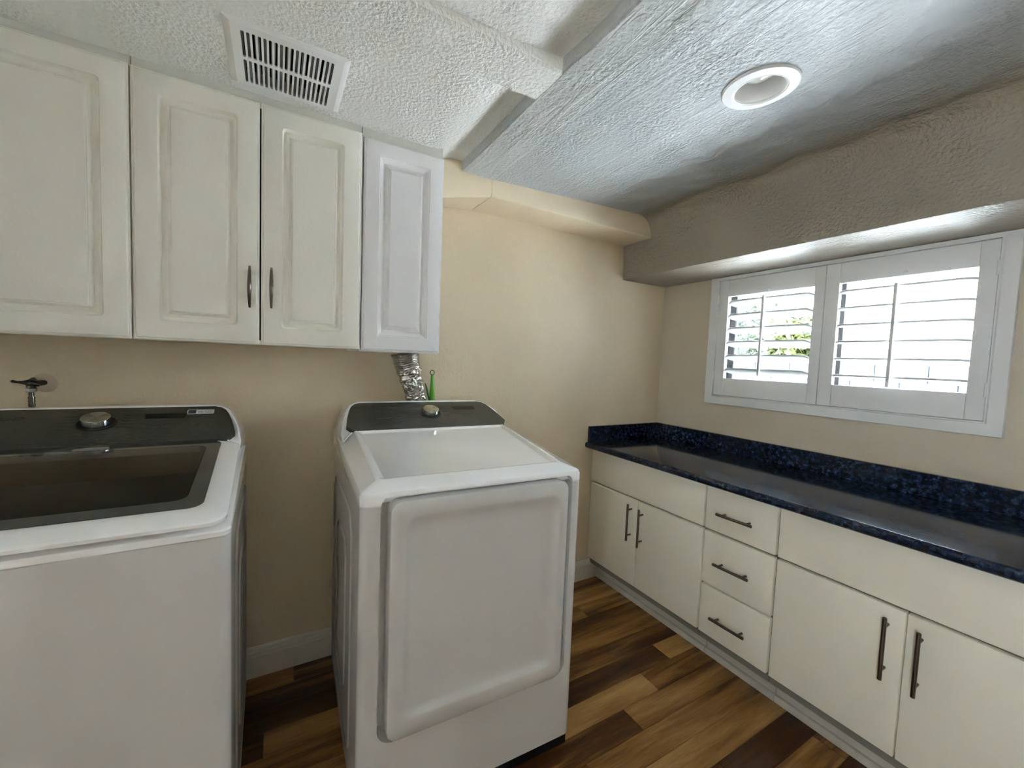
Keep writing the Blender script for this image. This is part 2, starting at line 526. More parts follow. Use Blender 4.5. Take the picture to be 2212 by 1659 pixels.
def zleft(x, y):
    n = noise.noise(Vector((x * 1.3, y * 1.3, 0.3)))
    s = max(0.0, min(1.0, (x + 1.72) / 0.13)); s = s * s * (3 - 2 * s)
    lo = 2.1465 if y > -0.85 else 2.163
    return lo + (2.176 - lo) * s + 0.0015 * n


sheet('ceiling_panel', 'ceiling_left', XL, -1.545, -0.80, -0.001, zleft, 60, 30, ceil, (-2.348, -2.071, -0.628, -0.360))
sheet('ceiling_panel', 'ceiling_left', XL, -1.545, YF, -0.90, zleft, 40, 40, ceil)


def wob(x, y, s=1.0): return noise.noise(Vector((x * 6, y * 6, 1.7))) * 0.0025 * s


# cross beam (runs towards the cabinets) and long band beside it
def bar(name, mat, f0, f1, zb, n, parent, axis):
    """bar with wobbling edges; f0/f1 edge functions along axis"""
    bm = bmesh.new(); rings = []
    for i in range(n + 1):
        t = i / n
        a, b_, p, z = f0(t), f1(t), axis(t), zb(t)
        r = 0.006
        if isinstance(p, tuple): raise ValueError
        rings.append([(p, a, 2.31), (p, a, z + r), (p, a + math.copysign(r, b_ - a), z), (p, (a + b_) / 2, z - 0.0008), (p, b_ - math.copysign(r, b_ - a), z), (p, b_, z + r), (p, b_, 2.31)])
    loft(bm, rings)
    return bm


bm = bar('cross_beam', None, lambda t: -0.928 + 0.04 * t + wob(t * 2, 3), lambda t: -0.782 + 0.02 * t + wob(t * 2, 9),
         lambda t: 2.136 + wob(t * 3, 5), 40, None, lambda t: -1.549 + (XL + 1.549) * t)
finish('cross_beam', bm, 'ceiling_left', ceil, 15)
bm = bmesh.new(); rings = []
for i in range(61):
    y = -0.001 + (YF + 0.002) * i / 60
    xa = -1.553 + wob(y, 2) + (0.006 if y < -1.0 else 0); xb = -1.402 + wob(y, 7)
    rings.append([(xa, y, 2.31), (xa, y, 2.139), (xa + 0.004, y, 2.1345), (xb - 0.05, y, 2.1325), (xb - 0.004, y, 2.1315), (xb, y, 2.134), (xb, y, 2.31)])
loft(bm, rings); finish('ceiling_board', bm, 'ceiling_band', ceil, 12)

# right ceiling with cove and soffit; hole for the downlight
DLX, DLY, DLR = -1.030, -1.172, 0.084


def zr(x): return 2.1340 + (x + 1.402) * 0.0395


bm = bmesh.new()
hole = [(DLX + DLR * math.cos(2 * pi * k / 48), DLY + DLR * math.sin(2 * pi * k / 48)) for k in range(48)]
outer = [(-1.404, -0.001), (-1.404, YF), (-0.52, YF), (-0.52, -0.001)]
holed_face(bm, outer, [hole])
for v in bm.verts: v.co.z = zr(v.co.x)
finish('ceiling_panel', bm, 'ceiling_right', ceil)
prof = [(-0.521, 2.31), (-0.521, zr(-0.52)), (-0.495, 2.1685), (-0.468, 2.166), (-0.445, 2.158), (-0.425, 2.144), (-0.408, 2.122), (-0.396, 2.095), (-0.389, 2.06), (-0.385, 2.02),
        (-0.382, 1.95), (-0.381, 1.862), (-0.379, 1.857), (-0.374, 1.855), (-0.001, 1.855), (-0.001, 2.31)]
bm = bmesh.new()
loft(bm, [[(x, -0.001, z) for x, z in prof], [(x, YF, z) for x, z in prof]])
finish('soffit', bm, 'ceiling_right', ceil, 40)
# downlight well above the ceiling
# wall beam at the head of the back wall
prof = lambda x: [(x, -0.001, 2.30), (x, -0.215, 2.30), (x, -0.215, 2.066), (x, -0.211, 2.0605), (x, -0.206, 2.059), (x, -0.001, 2.0605)]
bm = bmesh.new(); loft(bm, [prof(-1.408), prof(-0.384)])
struct(finish('trim_1', bm, 'wall_paint', None, 40))
bm = bmesh.new()
p2 = lambda x, zf, zw, yf: [(x, -0.001, 2.30), (x, yf, 2.30), (x, yf, zf + 0.01), (x, yf + 0.008, zf), (x, -0.05, (zf + zw) / 2 + .004), (x, -0.001, zw)]
loft(bm, [p2(-1.4085, 2.060, 2.0605, -0.2135), p2(-1.47, 2.045, 2.056, -0.2125), p2(-1.55, 2.028, 2.046, -0.211), p2(-1.666, 2.000, 2.030, -0.209)])
struct(finish('trim_2', bm, 'wall_paint', None, 40))

# ------------------------------------------------------------------ baseboards
def base_prof(h):
    return [(0, 0), (0.015, 0), (0.015, h - 0.038), (0.0125, h - 0.034), (0.0125, h - 0.022), (0.009, h - 0.016), (0.0095, h - 0.008), (0.006, h - 0.001), (0.003, h), (0, h)]


bm = bmesh.new()
pr_ = base_prof(0.125)
loft(bm, [[(XL + 0.001, -0.0005 - a, z + 0.0005) for a, z in pr_], [(-0.48, -0.0005 - a, z + 0.0005) for a, z in pr_]])
struct(finish('baseboard_back', bm, 'baseboard_paint', None, 30))
bm = bmesh.new()
loft(bm, [[(XL + 0.0005 + a, -0.018, z + 0.0005) for a, z in pr_], [(XL + 0.0005 + a, -2.46, z + 0.0005) for a, z in pr_]])
struct(finish('baseboard_left', bm, 'baseboard_paint', None, 30))

# ------------------------------------------------------------------ window with shutters
win = struct(bpy.data.objects.new('window_1', None)); COL.objects.link(win); win.location = (0, -0.94, 1.13)
def miter(name, pts_in, pts_out, x0, x1, parent=win):
    """flat mitred casing piece from an inner and an outer edge in (y,z), with a raised inner lip"""
    bm = bmesh.new()
    (a, b_), (c, d) = pts_in, pts_out   # inner a-b, outer c-d
    def lerp(p, q, t): return (p[0] + (q[0] - p[0]) * t, p[1] + (q[1] - p[1]) * t)
    secs = []
    for (i, o) in ((a, c), (b_, d)):
        i2 = lerp(i, o, 0.10); i3 = lerp(i, o, 0.16); o2 = lerp(i, o, 0.97)
        secs.append([(x1, *i), (x0 - 0.004, *i), (x0 - 0.004, *i2), (x0, *i3), (x0, *o2), (x0 + 0.003, *o), (x1, *o)])
    loft(bm, secs)
    return finish(name, bm, 'shutter_paint', parent, 30)


I = [(-0.4075, 1.1790), (-0.4075, 1.8345), (-1.4745, 1.8345), (-1.4745, 1.1790)]
O = [(-0.3555, 1.1275), (-0.3555, 1.8535), (-1.5225, 1.8535), (-1.5225, 1.1275)]
miter('casing', (I[0], I[1]), (O[0], O[1]), -0.020, -0.0005)
miter('casing', (I[1], I[2]), (O[1], O[2]), -0.022, -0.0005)
miter('casing', (I[2], I[3]), (O[2], O[3]), -0.020, -0.0005)
miter('casing', (I[3], I[0]), (O[3], O[0]), -0.020, -0.0005)
# reveal lining
t_ = 0.006
bm = bmesh.new()
box(bm, 0.0, 0.12, WY0 - t_ , WY0 - 0.0002, WZ0, WZ1); box(bm, 0.0, 0.12, WY1 + 0.0002, WY1 + t_, WZ0, WZ1)
box(bm, 0.0, 0.12, WY1 + t_, WY0 - t_, WZ0 + 0.0002, WZ0 + t_); box(bm, 0.0, 0.12, WY1 + t_, WY0 - t_, WZ1 - t_, WZ1 - 0.0002)
finish('reveal', bm, 'shutter_paint', win)
# outer metal sash: two panes
def frame(name, mat, parent, x0, x1, ya, yb, za, zb, w, bev=0.002):
    bm = bmesh.new()
    box(bm, x0, x1, ya - w, ya, za, zb, bev); box(bm, x0, x1, yb, yb + w, za, zb, bev)
    box(bm, x0, x1, yb + w, ya - w, za, za + w, bev); box(bm, x0, x1, yb + w, ya - w, zb - w, zb, bev)
    return finish(name, bm, mat, parent, 30)


s1 = frame('sash', 'window_metal', win, 0.085, 0.115, WY0 - t_, -0.955, WZ0 + t_, WZ1 - t_, 0.042)
bx('window_pane', 'window_glass', s1, 0.099, 0.102, -0.913, WY0 - t_ - 0.042, WZ0 + t_ + 0.03, WZ1 - t_ - 0.03)
s2 = frame('sash', 'window_metal', win, 0.060, 0.085, -0.962, WY1 + t_, WZ0 + t_, WZ1 - t_, 0.030)
bx('window_pane', 'window_glass', s2, 0.071, 0.074, WY1 + t_ + 0.03, -0.992, WZ0 + t_ + 0.03, WZ1 - t_ - 0.03)


def shutter(label, ya, yb, oa, ob, tilt, rod_y, rod_z, hinge_side):
    """ya>yb panel edges; oa>ob louvre opening edges"""
    t = thing('plantation_shutter', label, 'shutter', (-0.005, (ya + yb) / 2, 1.182), group='louvred shutter panels in the window')
    x0, x1 = -0.018, 0.010
    z0, z1, oz0, oz1 = 1.1815, 1.8325, 1.279, 1.7415
    bx('stile', 'shutter_paint', t, x0, x1, oa, ya, z0, z1, 0.0015)
    bx('stile', 'shutter_paint', t, x0, x1, yb, ob, z0, z1, 0.0015)
    bx('rail', 'shutter_paint', t, x0 + 0.001, x1 - 0.001, ob + 0.0004, oa - 0.0004, z0, oz0, 0.0015)
    bx('rail', 'shutter_paint', t, x0 + 0.001, x1 - 0.001, ob + 0.0004, oa - 0.0004, oz1, z1, 0.0015)
    wdt = 0.064
    for k in range(6):
        zc = 1.7005 - k * 0.0756
        bm = bmesh.new(); rings = []
        y_a, y_b = oa - 0.002, ob + 0.002
        sec = []
        m = 14
        for q in range(m):
            a = 2 * pi * q / m
            ca, sa = math.cos(a), math.sin(a)
            sec.append((wdt / 2 * math.copysign(abs(ca) ** 0.6, ca), 0.0062 * math.copysign(abs(sa) ** 0.75, sa)))
        for y, s in ((y_a, 0.30), (y_a - 0.012, 0.72), (y_a - 0.022, 1.0), (y_b + 0.022, 1.0), (y_b + 0.012, 0.72), (y_b, 0.30)):
            # louvre pinned at its centre; ends are cut in towards the pin
            rr = []
            for u, v in sec:
                uu = u * s if s < 1 else u
                x = uu * math.cos(tilt) - v * math.sin(tilt); z = uu * math.sin(tilt) + v * math.cos(tilt)
                rr.append((x - 0.004, y, z + zc))
            rings.append(rr)
        loft(bm, rings); o = finish('slat', bm, 'shutter_paint', t, 50)
    xr = -0.004 - wdt / 2 * math.cos(tilt) - 0.007
    rod = bx('tilt_rod', 'shutter_paint', t, xr - 0.006, xr + 0.004, rod_y - 0.006, rod_y + 0.006, rod_z[0], rod_z[1], 0.002)
    bm = bmesh.new(); lathe(bm, [(0.001, 0), (0.007, 0.001), (0.0085, 0.004), (0.006, 0.007), (0.001, 0.008)], (x0 + 0.002, rod_y - 0.018, 1.7535), (-1, 0, 0), 20)
    finish('knob', bm, 'shutter_paint', t, 50)
    yh = ya if hinge_side > 0 else yb
    for zc in (1.2935, 1.7300):
        bm = bmesh.new(); tube(bm, [(x0 - 0.004, yh, zc - 0.025), (x0 - 0.004, yh, zc + 0.025)], 0.0042, 10)
        finish('hinge', bm, 'white_plastic', t, 40)
    return t


shutter('white louvred shutter panel in the narrower left half, slats tipped open, tree visible behind',
        -0.4100, -0.9385, -0.4655, -0.8955, math.radians(-27), -0.672, (1.300, 1.726), 1)
shutter('wider white louvred shutter panel on the right, slats nearly level, brightest view behind',
        -0.9415, -1.4720, -0.9955, -1.4240, math.radians(-5), -1.203, (1.284, 1.712), -1)

# ------------------------------------------------------------------ outdoors seen between the slats
def outdoor():
    g = bx('ground', 'concrete', None, 0.19, 30, -16, 22, -0.5, -0.05); struct(g)
    g = bx('fill_ground', 'concrete', None, -20, -3.435, -12, 8, -0.5, -0.05); struct(g)  # unseen ground added outside the left wall slot, bounces daylight in
    # pale neighbour's wall with a low grey block course
    b = thing('neighbour_house', 'bright white house wall outside, seen through the right shutter', 'building', (7.0, -1.0, -0.02))
    bx('wall', 'render_white', b, 7.0, 13.0, -9.0, 2.55, -0.02, 3.3)
    bx('roof', 'far_roof', b, 6.7, 13.3, -9.3, 2.75, 3.3, 3.42, 0.01)
    f = thing('block_wall', 'low blue grey block wall outside below the white house', 'wall', (4.6, 0.0, -0.02))
    for i in range(12):
        y0 = -4.0 + i * 0.52
        for k, (za, zb) in enumerate(((1.02, 1.235), (1.24, 1.455))):
            oy = 0.26 * k
            bx('block', 'block_blue', f, 4.6, 4.8, y0 + oy + 0.004, y0 + oy + 0.516, za, zb, 0.006, 1)
    bx('footing', 'render_white', f, 4.58, 4.82, -4.0, 2.5, -0.02, 1.015)
    bx('coping', 'render_white', f, 4.55, 4.85, -4.02, 2.52, 1.46, 1.52, 0.01)


outdoor()


def tree(kind_, label, x, y, z0, h, r, mat, seed):
    t = thing(kind_, label, 'tree', (x, y, -0.02))
    bm = bmesh.new(); tube(bm, [(x, y, -0.02), (x + 0.05, y, h * 0.4), (x - 0.05, y + 0.05, h * 0.8)], [0.12, 0.08, 0.03], 10)
    finish('trunk', bm, 'trunk', t, 50)
    rnd = random.Random(seed); bm = bmesh.new()
    for i in range(2600):
        a = rnd.random() * 2 * pi; cz = rnd.random() * 2 - 1; rr = r * rnd.random() ** 0.4
        p = Vector((x + rr * math.cos(a) * math.sqrt(1 - cz * cz), y + rr * math.sin(a) * math.sqrt(1 - cz * cz), z0 + rr * cz * 1.15))
        s = 0.05 + rnd.random() * 0.06
        u = Vector((rnd.random() - .5, rnd.random() - .5, rnd.random() - .5)).normalized(); v = u.orthogonal().normalized()
        vs = [bm.verts.new(p + u * s), bm.verts.new(p + v * s * 0.5), bm.verts.new(p - u * s), bm.verts.new(p - v * s * 0.5)]
        bm.faces.new(vs)
    o = finish('foliage', bm, mat, t); o['kind'] = 'stuff'


tree('leafy_tree', 'green leafy tree outside the left shutter', 5.6, 3.1, 2.3, 3.0, 0.95, 'leaf_green', 3)
tree('leafy_shrub', 'yellow green shrub outside beside the leafy tree', 5.0, 1.62, 1.9, 2.4, 0.42, 'leaf_yellow', 5)

# ------------------------------------------------------------------ countertop
ct = thing('countertop', 'glossy dark blue granite worktop along the window wall', 'countertop', (-0.31, -0.95, 0.823))
CY1 = -1.90
prof = [(-0.002, 0.8235), (-0.604, 0.8235), (-0.612, 0.827), (-0.6165, 0.835), (-0.6175, 0.843), (-0.616, 0.851), (-0.611, 0.857), (-0.604, 0.859), (-0.002, 0.859)]
bm = bmesh.new(); loft(bm, [[(x, -0.002, z) for x, z in prof], [(x, CY1, z) for x, z in prof]])
finish('slab', bm, 'granite', ct, 50)
bx('backsplash', 'granite', ct, -0.021, -0.0015, CY1, -0.0225, 0.8595, 0.9545, 0.0015, 1)
bx('backsplash', 'granite', ct, -0.599, -0.0015, -0.022, -0.0015, 0.8595, 0.9545, 0.0015, 1)

# ------------------------------------------------------------------ base cabinets
XF = -0.558


def bar_handle(parent, a, b_, r=0.006, off=0.032, inset=0.030, name='handle'):
    """round bar pull from a to b in (y,z) on the plane x=XF"""
    bm = bmesh.new(); x = XF - off
    A, B = Vector((x, *a)), Vector((x, *b_)); d = (B - A).normalized()
    tube(bm, [A, A + d * 0.001, B - d * 0.001, B], [r * 0.8, r, r, r * 0.8], 14)
    for p in (A + d * inset, B - d * inset):
        tube(bm, [p, p + Vector((off - 0.0005, 0, 0))], r * 0.72, 10)
    return finish(name, bm, 'nickel', parent, 40)


def slab_front(name, parent, ya, yb, za, zb):
    bm = bmesh.new(); rings = []
    for ins, x in ((0, XF + 0.019), (0, XF + 0.002), (0.0008, XF + 0.0006), (0.0022, XF)):
        rings.append([(x, y, z) for y, z in rrect(yb + ins, ya - ins, za + ins, zb - ins, 0.002, 2)])
    loft(bm, rings)
    return finish(name, bm, 'base_cabinet', parent, 40)


def base_cab(label, ya, yb, toe=True):
    t = thing('base_cabinet', label, 'cabinet', (-0.28, (ya + yb) / 2, 0), group='base cabinets under the granite worktop')
    bm = bmesh.new(); box(bm, -0.538, -0.003, yb + 0.0005, ya - 0.0005, 0.1005, 0.8225)
    finish('carcass', bm, 'face_frame', t)
    # toe kick board with a stepped shoe
    tp = [(-0.46, 0.001), (-0.490, 0.001), (-0.490, 0.022), (-0.487, 0.028), (-0.478, 0.030), (-0.476, 0.034), (-0.476, 0.1), (-0.46, 0.1)]
    bm = bmesh.new(); loft(bm, [[(x, ya - 0.001, z) for x, z in tp], [(x, yb + 0.001, z) for x, z in tp]])
    finish('toe_kick', bm, 'toe_board', t, 30)
    return t


c1 = base_cab('cream base cabinet in the far corner with two short-handled doors', -0.0025, -0.7725)
slab_front('drawer_front', c1, -0.004, -0.768, 0.6185, 0.815)
d = slab_front('door', c1, -0.004, -0.3845, 0.139, 0.6085); bar_handle(d, (-0.3425, 0.3825), (-0.3425, 0.5835))
d = slab_front('door', c1, -0.3880, -0.768, 0.139, 0.6085); bar_handle(d, (-0.4205, 0.3765), (-0.4205, 0.5785))
c2 = base_cab('cream cabinet with three stacked drawers between the door cabinets', -0.7730, -1.0825)
for za, zb, zh in ((0.6185, 0.815, 0.7074), (0.3705, 0.6085, 0.485), (0.139, 0.3625, 0.2410)):
    d = slab_front('drawer', c2, -0.7775, -1.078, za, zb)
    bar_handle(d, (-0.8460, zh - 0.001), (-0.9990, zh + 0.001), inset=0.024)
c3 = base_cab('cream base cabinet nearest the camera with two long-handled doors', -1.0830, -1.852)
slab_front('drawer_front', c3, -1.0875, -1.848, 0.6185, 0.815)
d = slab_front('door', c3, -1.0875, -1.4635, 0.139, 0.6085); bar_handle(d, (-1.4240, 0.3785), (-1.4240, 0.5800))
d = slab_front('door', c3, -1.4675, -1.848, 0.139, 0.6085); bar_handle(d, (-1.5025, 0.3790), (-1.5025, 0.5785))

# ------------------------------------------------------------------ upper cabinets
def panel_door(parent, x0, x1, z0, z1, yf, mat, square=False):
    """raised-panel door; front plane at y=yf, facing -y"""
    s = 0.058
    if square:
        P = [(0, 0.018, .001), (0, 0.006, .001), (0.003, 0.003, .001), (0.004, 0.0045, .001), (0.007, 0.0005, .001), (0.009, 0, .001), (s - 0.004, 0, .001), (s - 0.002, 0.0035, .001), (s + 0.001, 0.0040, .001), (s + 0.012, 0.0135, .001),
             (s + 0.014, 0.0150, .001), (s + 0.021, 0.0150, .001), (s + 0.033, 0.0025, .001), (s + 0.0345, 0.004, .001), (s + 0.037, 0.001, .001)]
    else:
        P = [(0, 0.018, .001), (0, 0.005, .001), (0.003, 0.0025, .002), (0.005, 0.0035, .002), (0.008, 0.0005, .002), (0.010, 0, .002), (s, 0, .012), (s + 0.0015, 0.0060, .011), (s + 0.005, 0.0125, .009), (s + 0.012, 0.0140, .006), (s + 0.020, 0.0110, .003),
             (s + 0.0265, 0.0015, .001), (s + 0.028, 0.0012, .001), (s + 0.029, 0.0024, .001), (s + 0.031, 0.0005, .001)]
    rings = []
    for ins, dep, r in P:
        rings.append([(x, yf + dep, z) for x, z in rrect(x0 + ins, x1 - ins, z0 + ins, z1 - ins, r, 4)])
    bm = bmesh.new(); loft(bm, rings)
    return finish('door', bm, mat, parent, 25)


def bow_handle(parent, x, z0, z1, yf):
    bm = bmesh.new(); pts = []; rad = []
    n = 18
    for i in range(n + 1):
        t = i / n; s = math.sin(pi * t)
        pts.append((x, yf - 0.006 - 0.024 * s ** 0.75, z0 + (z1 - z0) * t))
        rad.append(0.0032 + 0.0026 * s)
    tube(bm, pts, rad, 12)
    tube(bm, [(x, yf - 0.0005, z0 + 0.020), (x, yf - 0.018, z0 + 0.018)], 0.0035, 8)
    tube(bm, [(x, yf - 0.0005, z1 - 0.020), (x, yf - 0.018, z1 - 0.018)], 0.0035, 8)
    return finish('handle', bm, 'nickel', parent, 50)


YF_ = -0.330


def wall_cab(label, x0, x1, z0, z1, yb, mat, top):
    t = thing('wall_cabinet', label, 'cabinet', ((x0 + x1) / 2, 0, z0), group='wall cabinets above the laundry machines')
    bm = bmesh.new(); box(bm, x0 + 0.0005, x1 - 0.0005, yb, -0.001, z0, z1, 0)
    finish('carcass', bm, mat, t)
    bx('filler', 'filler_white', t, x0 + 0.0005, x1 - 0.0005, yb + 0.002, -0.24, z1 + 0.0003, top)
    bx('gap_shade_sheet', 'gap_black', t, x0 + 0.004, x1 - 0.004, yb - 0.0015, yb - 0.0002, z0 + 0.012, z1 - 0.012)  # black sheet behind the doors, paints the shade in their gaps
    return t


ua = wall_cab('wide white wall cabinet at the far left above the washer, handle out of frame', -3.306, -2.5965, 1.3575, 2.118, YF_ + 0.0205, 'cabinet_white', 2.172)
panel_door(ua, -3.300, -2.948, 1.3545, 2.1165, YF_, 'cabinet_white')
panel_door(ua, -2.944, -2.5985, 1.3545, 2.1165, YF_, 'cabinet_white')
ub = wall_cab('middle white wall cabinet with two doors and two bowed handles', -2.5960, -1.9765, 1.3560, 2.116, YF_ + 0.0205, 'cabinet_white', 2.172)
d = panel_door(ub, -2.5940, -2.2860, 1.3545, 2.1145, YF_, 'cabinet_white'); bow_handle(d, -2.3120, 1.4715, 1.6000, YF_)
d = panel_door(ub, -2.2815, -1.9775, 1.3535, 2.1140, YF_, 'cabinet_white'); bow_handle(d, -2.2525, 1.4745, 1.6025, YF_)
uc = wall_cab('narrow cooler white wall cabinet without a handle above the dryer', -1.9740, -1.6710, 1.3475, 2.107, YF_ + 0.0245, 'cabinet_cool', 2.170)
panel_door(uc, -1.9690, -1.6720, 1.3510, 2.1075, YF_ + 0.004, 'cabinet_cool', True)

# ------------------------------------------------------------------ ceiling vent
vt = thing('ceiling_vent', 'white slotted fan grille on the ceiling above the cabinets', 'vent', (-2.21, -0.51, 2.17))
VZ = 2.140
vx0, vx1, vy0, vy1 = -2.3585, -2.061, -0.636, -0.352
bm = bmesh.new()
ix0, ix1, iy0, iy1 = vx0 + 0.016, vx1 - 0.016, vy0 + 0.010, vy1 - 0.008
holes = []
sx0, sx1 = -2.3235, -2.0975; nS = 18; pitch_ = (sx1 - sx0) / nS; sw = pitch_ * 0.60
for rowa, rowb in ((-0.603, -0.496), (-0.483, -0.375)):
    for k in range(nS):
        xa = sx0 + k * pitch_ + (pitch_ - sw) / 2
        holes.append(rrect(xa, xa + sw, rowa, rowb, sw / 2 * 0.9, 3))
holed_face(bm, [(ix0, iy0), (ix1, iy0), (ix1, iy1), (ix0, iy1)], holes)
for v in bm.verts: v.co.z = VZ
# slot walls
faces = list(bm.faces)
r = bmesh.ops.extrude_face_region(bm, geom=faces)
for v in [g for g in r['geom'] if isinstance(g, bmesh.types.BMVert)]: v.co.z = VZ + 0.004
# sloping rim
o_ = [(vx0, vy0), (vx1, vy0), (vx1, vy1), (vx0, vy1)]; i_ = [(ix0, iy0), (ix1, iy0), (ix1, iy1), (ix0, iy1)]
loft(bm, [[(x, y, VZ) for x, y in i_], [(x + (ix0 - x) * 0.1 if x < -2.2 else x + (ix1 - x) * 0.1, y, VZ + 0.004) for x, y in o_], [(x, y, VZ + 0.005) for x, y in o_], [(x, y, VZ + 0.0065) for x, y in o_]], False, False)
finish('faceplate', bm, 'white_plastic', vt, 20)
bm = bmesh.new()
for k in range(13):
    xx = sx0 + (sx1 - sx0) * k / 12
    box(bm, xx - 0.0055, xx + 0.0055, -0.61, -0.37, VZ + 0.014, VZ + 0.030)
finish('filter', bm, 'dust_grey' if 'dust_grey' in MATS else 'sensor_grey', vt)
bx('housing', 'gap_black', vt, vx0 + 0.012, vx1 - 0.012, vy0 + 0.010, vy1 - 0.010, VZ + 0.042, VZ + 0.05)

# ------------------------------------------------------------------ downlight
dl = thing('recessed_downlight', 'round white recessed ceiling light with clear domed bulb, switched off', 'light', (DLX, DLY, 2.145))
zc = zr(DLX)
ax = Vector((0.0395, 0, -1)).normalized()
bm = bmesh.new()
lathe(bm, [(0.100, -0.001), (0.100, 0.003), (0.097, 0.0065), (0.072, 0.009), (0.070, 0.0075), (0.0685, 0.0085), (0.066, 0.008), (0.0635, 0.003), (0.0635, -0.002), (0.0800, -0.002)], (DLX, DLY, zc - 0.0005), ax, 72, False)
finish('trim_ring', bm, 'white_plastic', dl, 25)
bm = bmesh.new()
lathe(bm, [(0.0640, 0.004), (0.062, -0.015), (0.0600, -0.075), (0.03, -0.085), (0.001, -0.086)], (DLX, DLY, zc), ax, 64, False)
finish('baffle', bm, 'white_plastic', dl, 40)
bm = bmesh.new()
lathe(bm, [(0.001, -0.022), (0.018, -0.024), (0.034, -0.030), (0.046, -0.040), (0.052, -0.052), (0.050, -0.070), (0.03, -0.082)], (DLX, DLY, zc), ax, 48, False)
finish('bulb', bm, 'bulb_white', dl, 60)

# ------------------------------------------------------------------ laundry machines
AW, AD = 0.700, 0.748          # width, depth
YC0, ZC0, YC1, ZC1 = 0.500, 1.056, 0.705, 1.1355     # console front face: lower and upper line
SL = (ZC1 - ZC0) / (YC1 - YC0)


def zcon(y): return ZC0 + SL * (y - YC0)


def ztop(y): return 0.988 + 0.132 * y


def ring3(pts, z): return [(x, y, z) for x, y in pts]


def console(parent):
    # front rim outline on the sloping face, left half (x, y); mirrored
    Fz = [(0.0440, 0.5010, None), (0.0240, 0.5060, 1.033), (0.0100, 0.5190, 1.012), (0.0075, 0.5420, 1.036), (0.0160, 0.5800, 1.075), (0.0290, 0.6180, None),
          (0.041, 0.655, None), (0.053, 0.682, None), (0.072, 0.702, None), (0.096, 0.709, None)]
    Bk = [(0.000, 0.966), (0.000, 0.980), (0.000, 0.996), (0.003, 1.016), (0.008, 1.038), (0.016, 1.060), (0.028, 1.083), (0.042, 1.101), (0.060, 1.118), (0.092, 1.129)]
    fr = [(x, y, zcon(y) if z is None else z) for x, y, z in Fz]
    bk = [(x, AD - 0.001, z) for x, z in Bk]
    def mirror(ps): return ps + [(AW - x, y, z) for x, y, z in reversed(ps)]
    def mix(a, b_, t, bulge=0.0):
        out = []
        for p, q in zip(a, b_):
            x = p[0] + (q[0] - p[0]) * t; y = p[1] + (q[1] - p[1]) * t; z = p[2] + (q[2] - p[2]) * t
            out.append((x - bulge * 0.35, y, z + bulge))
        return out
    base0 = lambda y: [(0.014, y, 0.99), (AW - 0.014, y, 0.99)]
    rings = []
    ins = [(x + 0.004, y - 0.0015, z) for x, y, z in fr]
    for ps in (ins, mix(fr, bk, 0.015, 0.001), mix(fr, bk, 0.30, 0.006), mix(fr, bk, 0.65, 0.007), mix(fr, bk, 0.93, 0.003), bk):
        y0 = ps[0][1]
        full = mirror(ps)
        rings.append([(ps[0][0], y0, 0.962)] + full + [(AW - ps[0][0], y0, 0.962)])
    bm = bmesh.new(); loft(bm, rings)
    return finish('console', bm, 'appliance_gloss', parent, 35, False)


def on_slope(x, y, h=0.0):
    n = Vector((0, -SL, 1)).normalized()
    return Vector((x, y, zcon(y))) + n * h


def slope_patch(name, parent, poly, h0, h1, mat, smooth=None):
    bm = bmesh.new()
    loft(bm, [[on_slope(x, y, h0) for x, y in poly], [on_slope(x, y, h1) for x, y in poly]])
    return finish(name, bm, mat, parent, smooth, False)


def slope_text(name, body, parent, x0, x1, y, size, mat, h=0.0032, bold=0.0):
    c = bpy.data.curves.new(name, 'FONT'); c.body = body; c.size = 1.0; c.offset = bold; c.resolution_u = 3
    o = bpy.data.objects.new(name, c); COL.objects.link(o)
    bpy.context.view_layer.update()
    me = bpy.data.meshes.new_from_object(o.evaluated_get(bpy.context.evaluated_depsgraph_get()))
    bpy.data.objects.remove(o)
    xs = [v.co.x for v in me.vertices]; ys = [v.co.y for v in me.vertices]
    a, b_ = min(xs), max(xs); c0, c1 = min(ys), max(ys)
    for v in me.vertices:
        u = (v.co.x - a) / (b_ - a); w = (v.co.y - c0) / (c1 - c0)
        v.co = on_slope(x0 + (x1 - x0) * u, y + size * w, h)
    me.name = name; me.materials.clear(); me.materials.append(MATS[mat])
    t = bpy.data.objects.new(name, me); COL.objects.link(t); t.parent = parent
    return t


def dashes(name, parent, items, mat, h=0.0030):
    """tiny flat printed marks: (x0, x1, y, thickness)"""
    bm = bmesh.new()
    for x0, x1, y, th in items:
        bm.faces.new([bm.verts.new(on_slope(*p, h)) for p in ((x0, y), (x1, y), (x1, y + th), (x0, y + th))])
    o = finish(name, bm, mat, parent, None, False); o['kind'] = 'stuff'
    return o


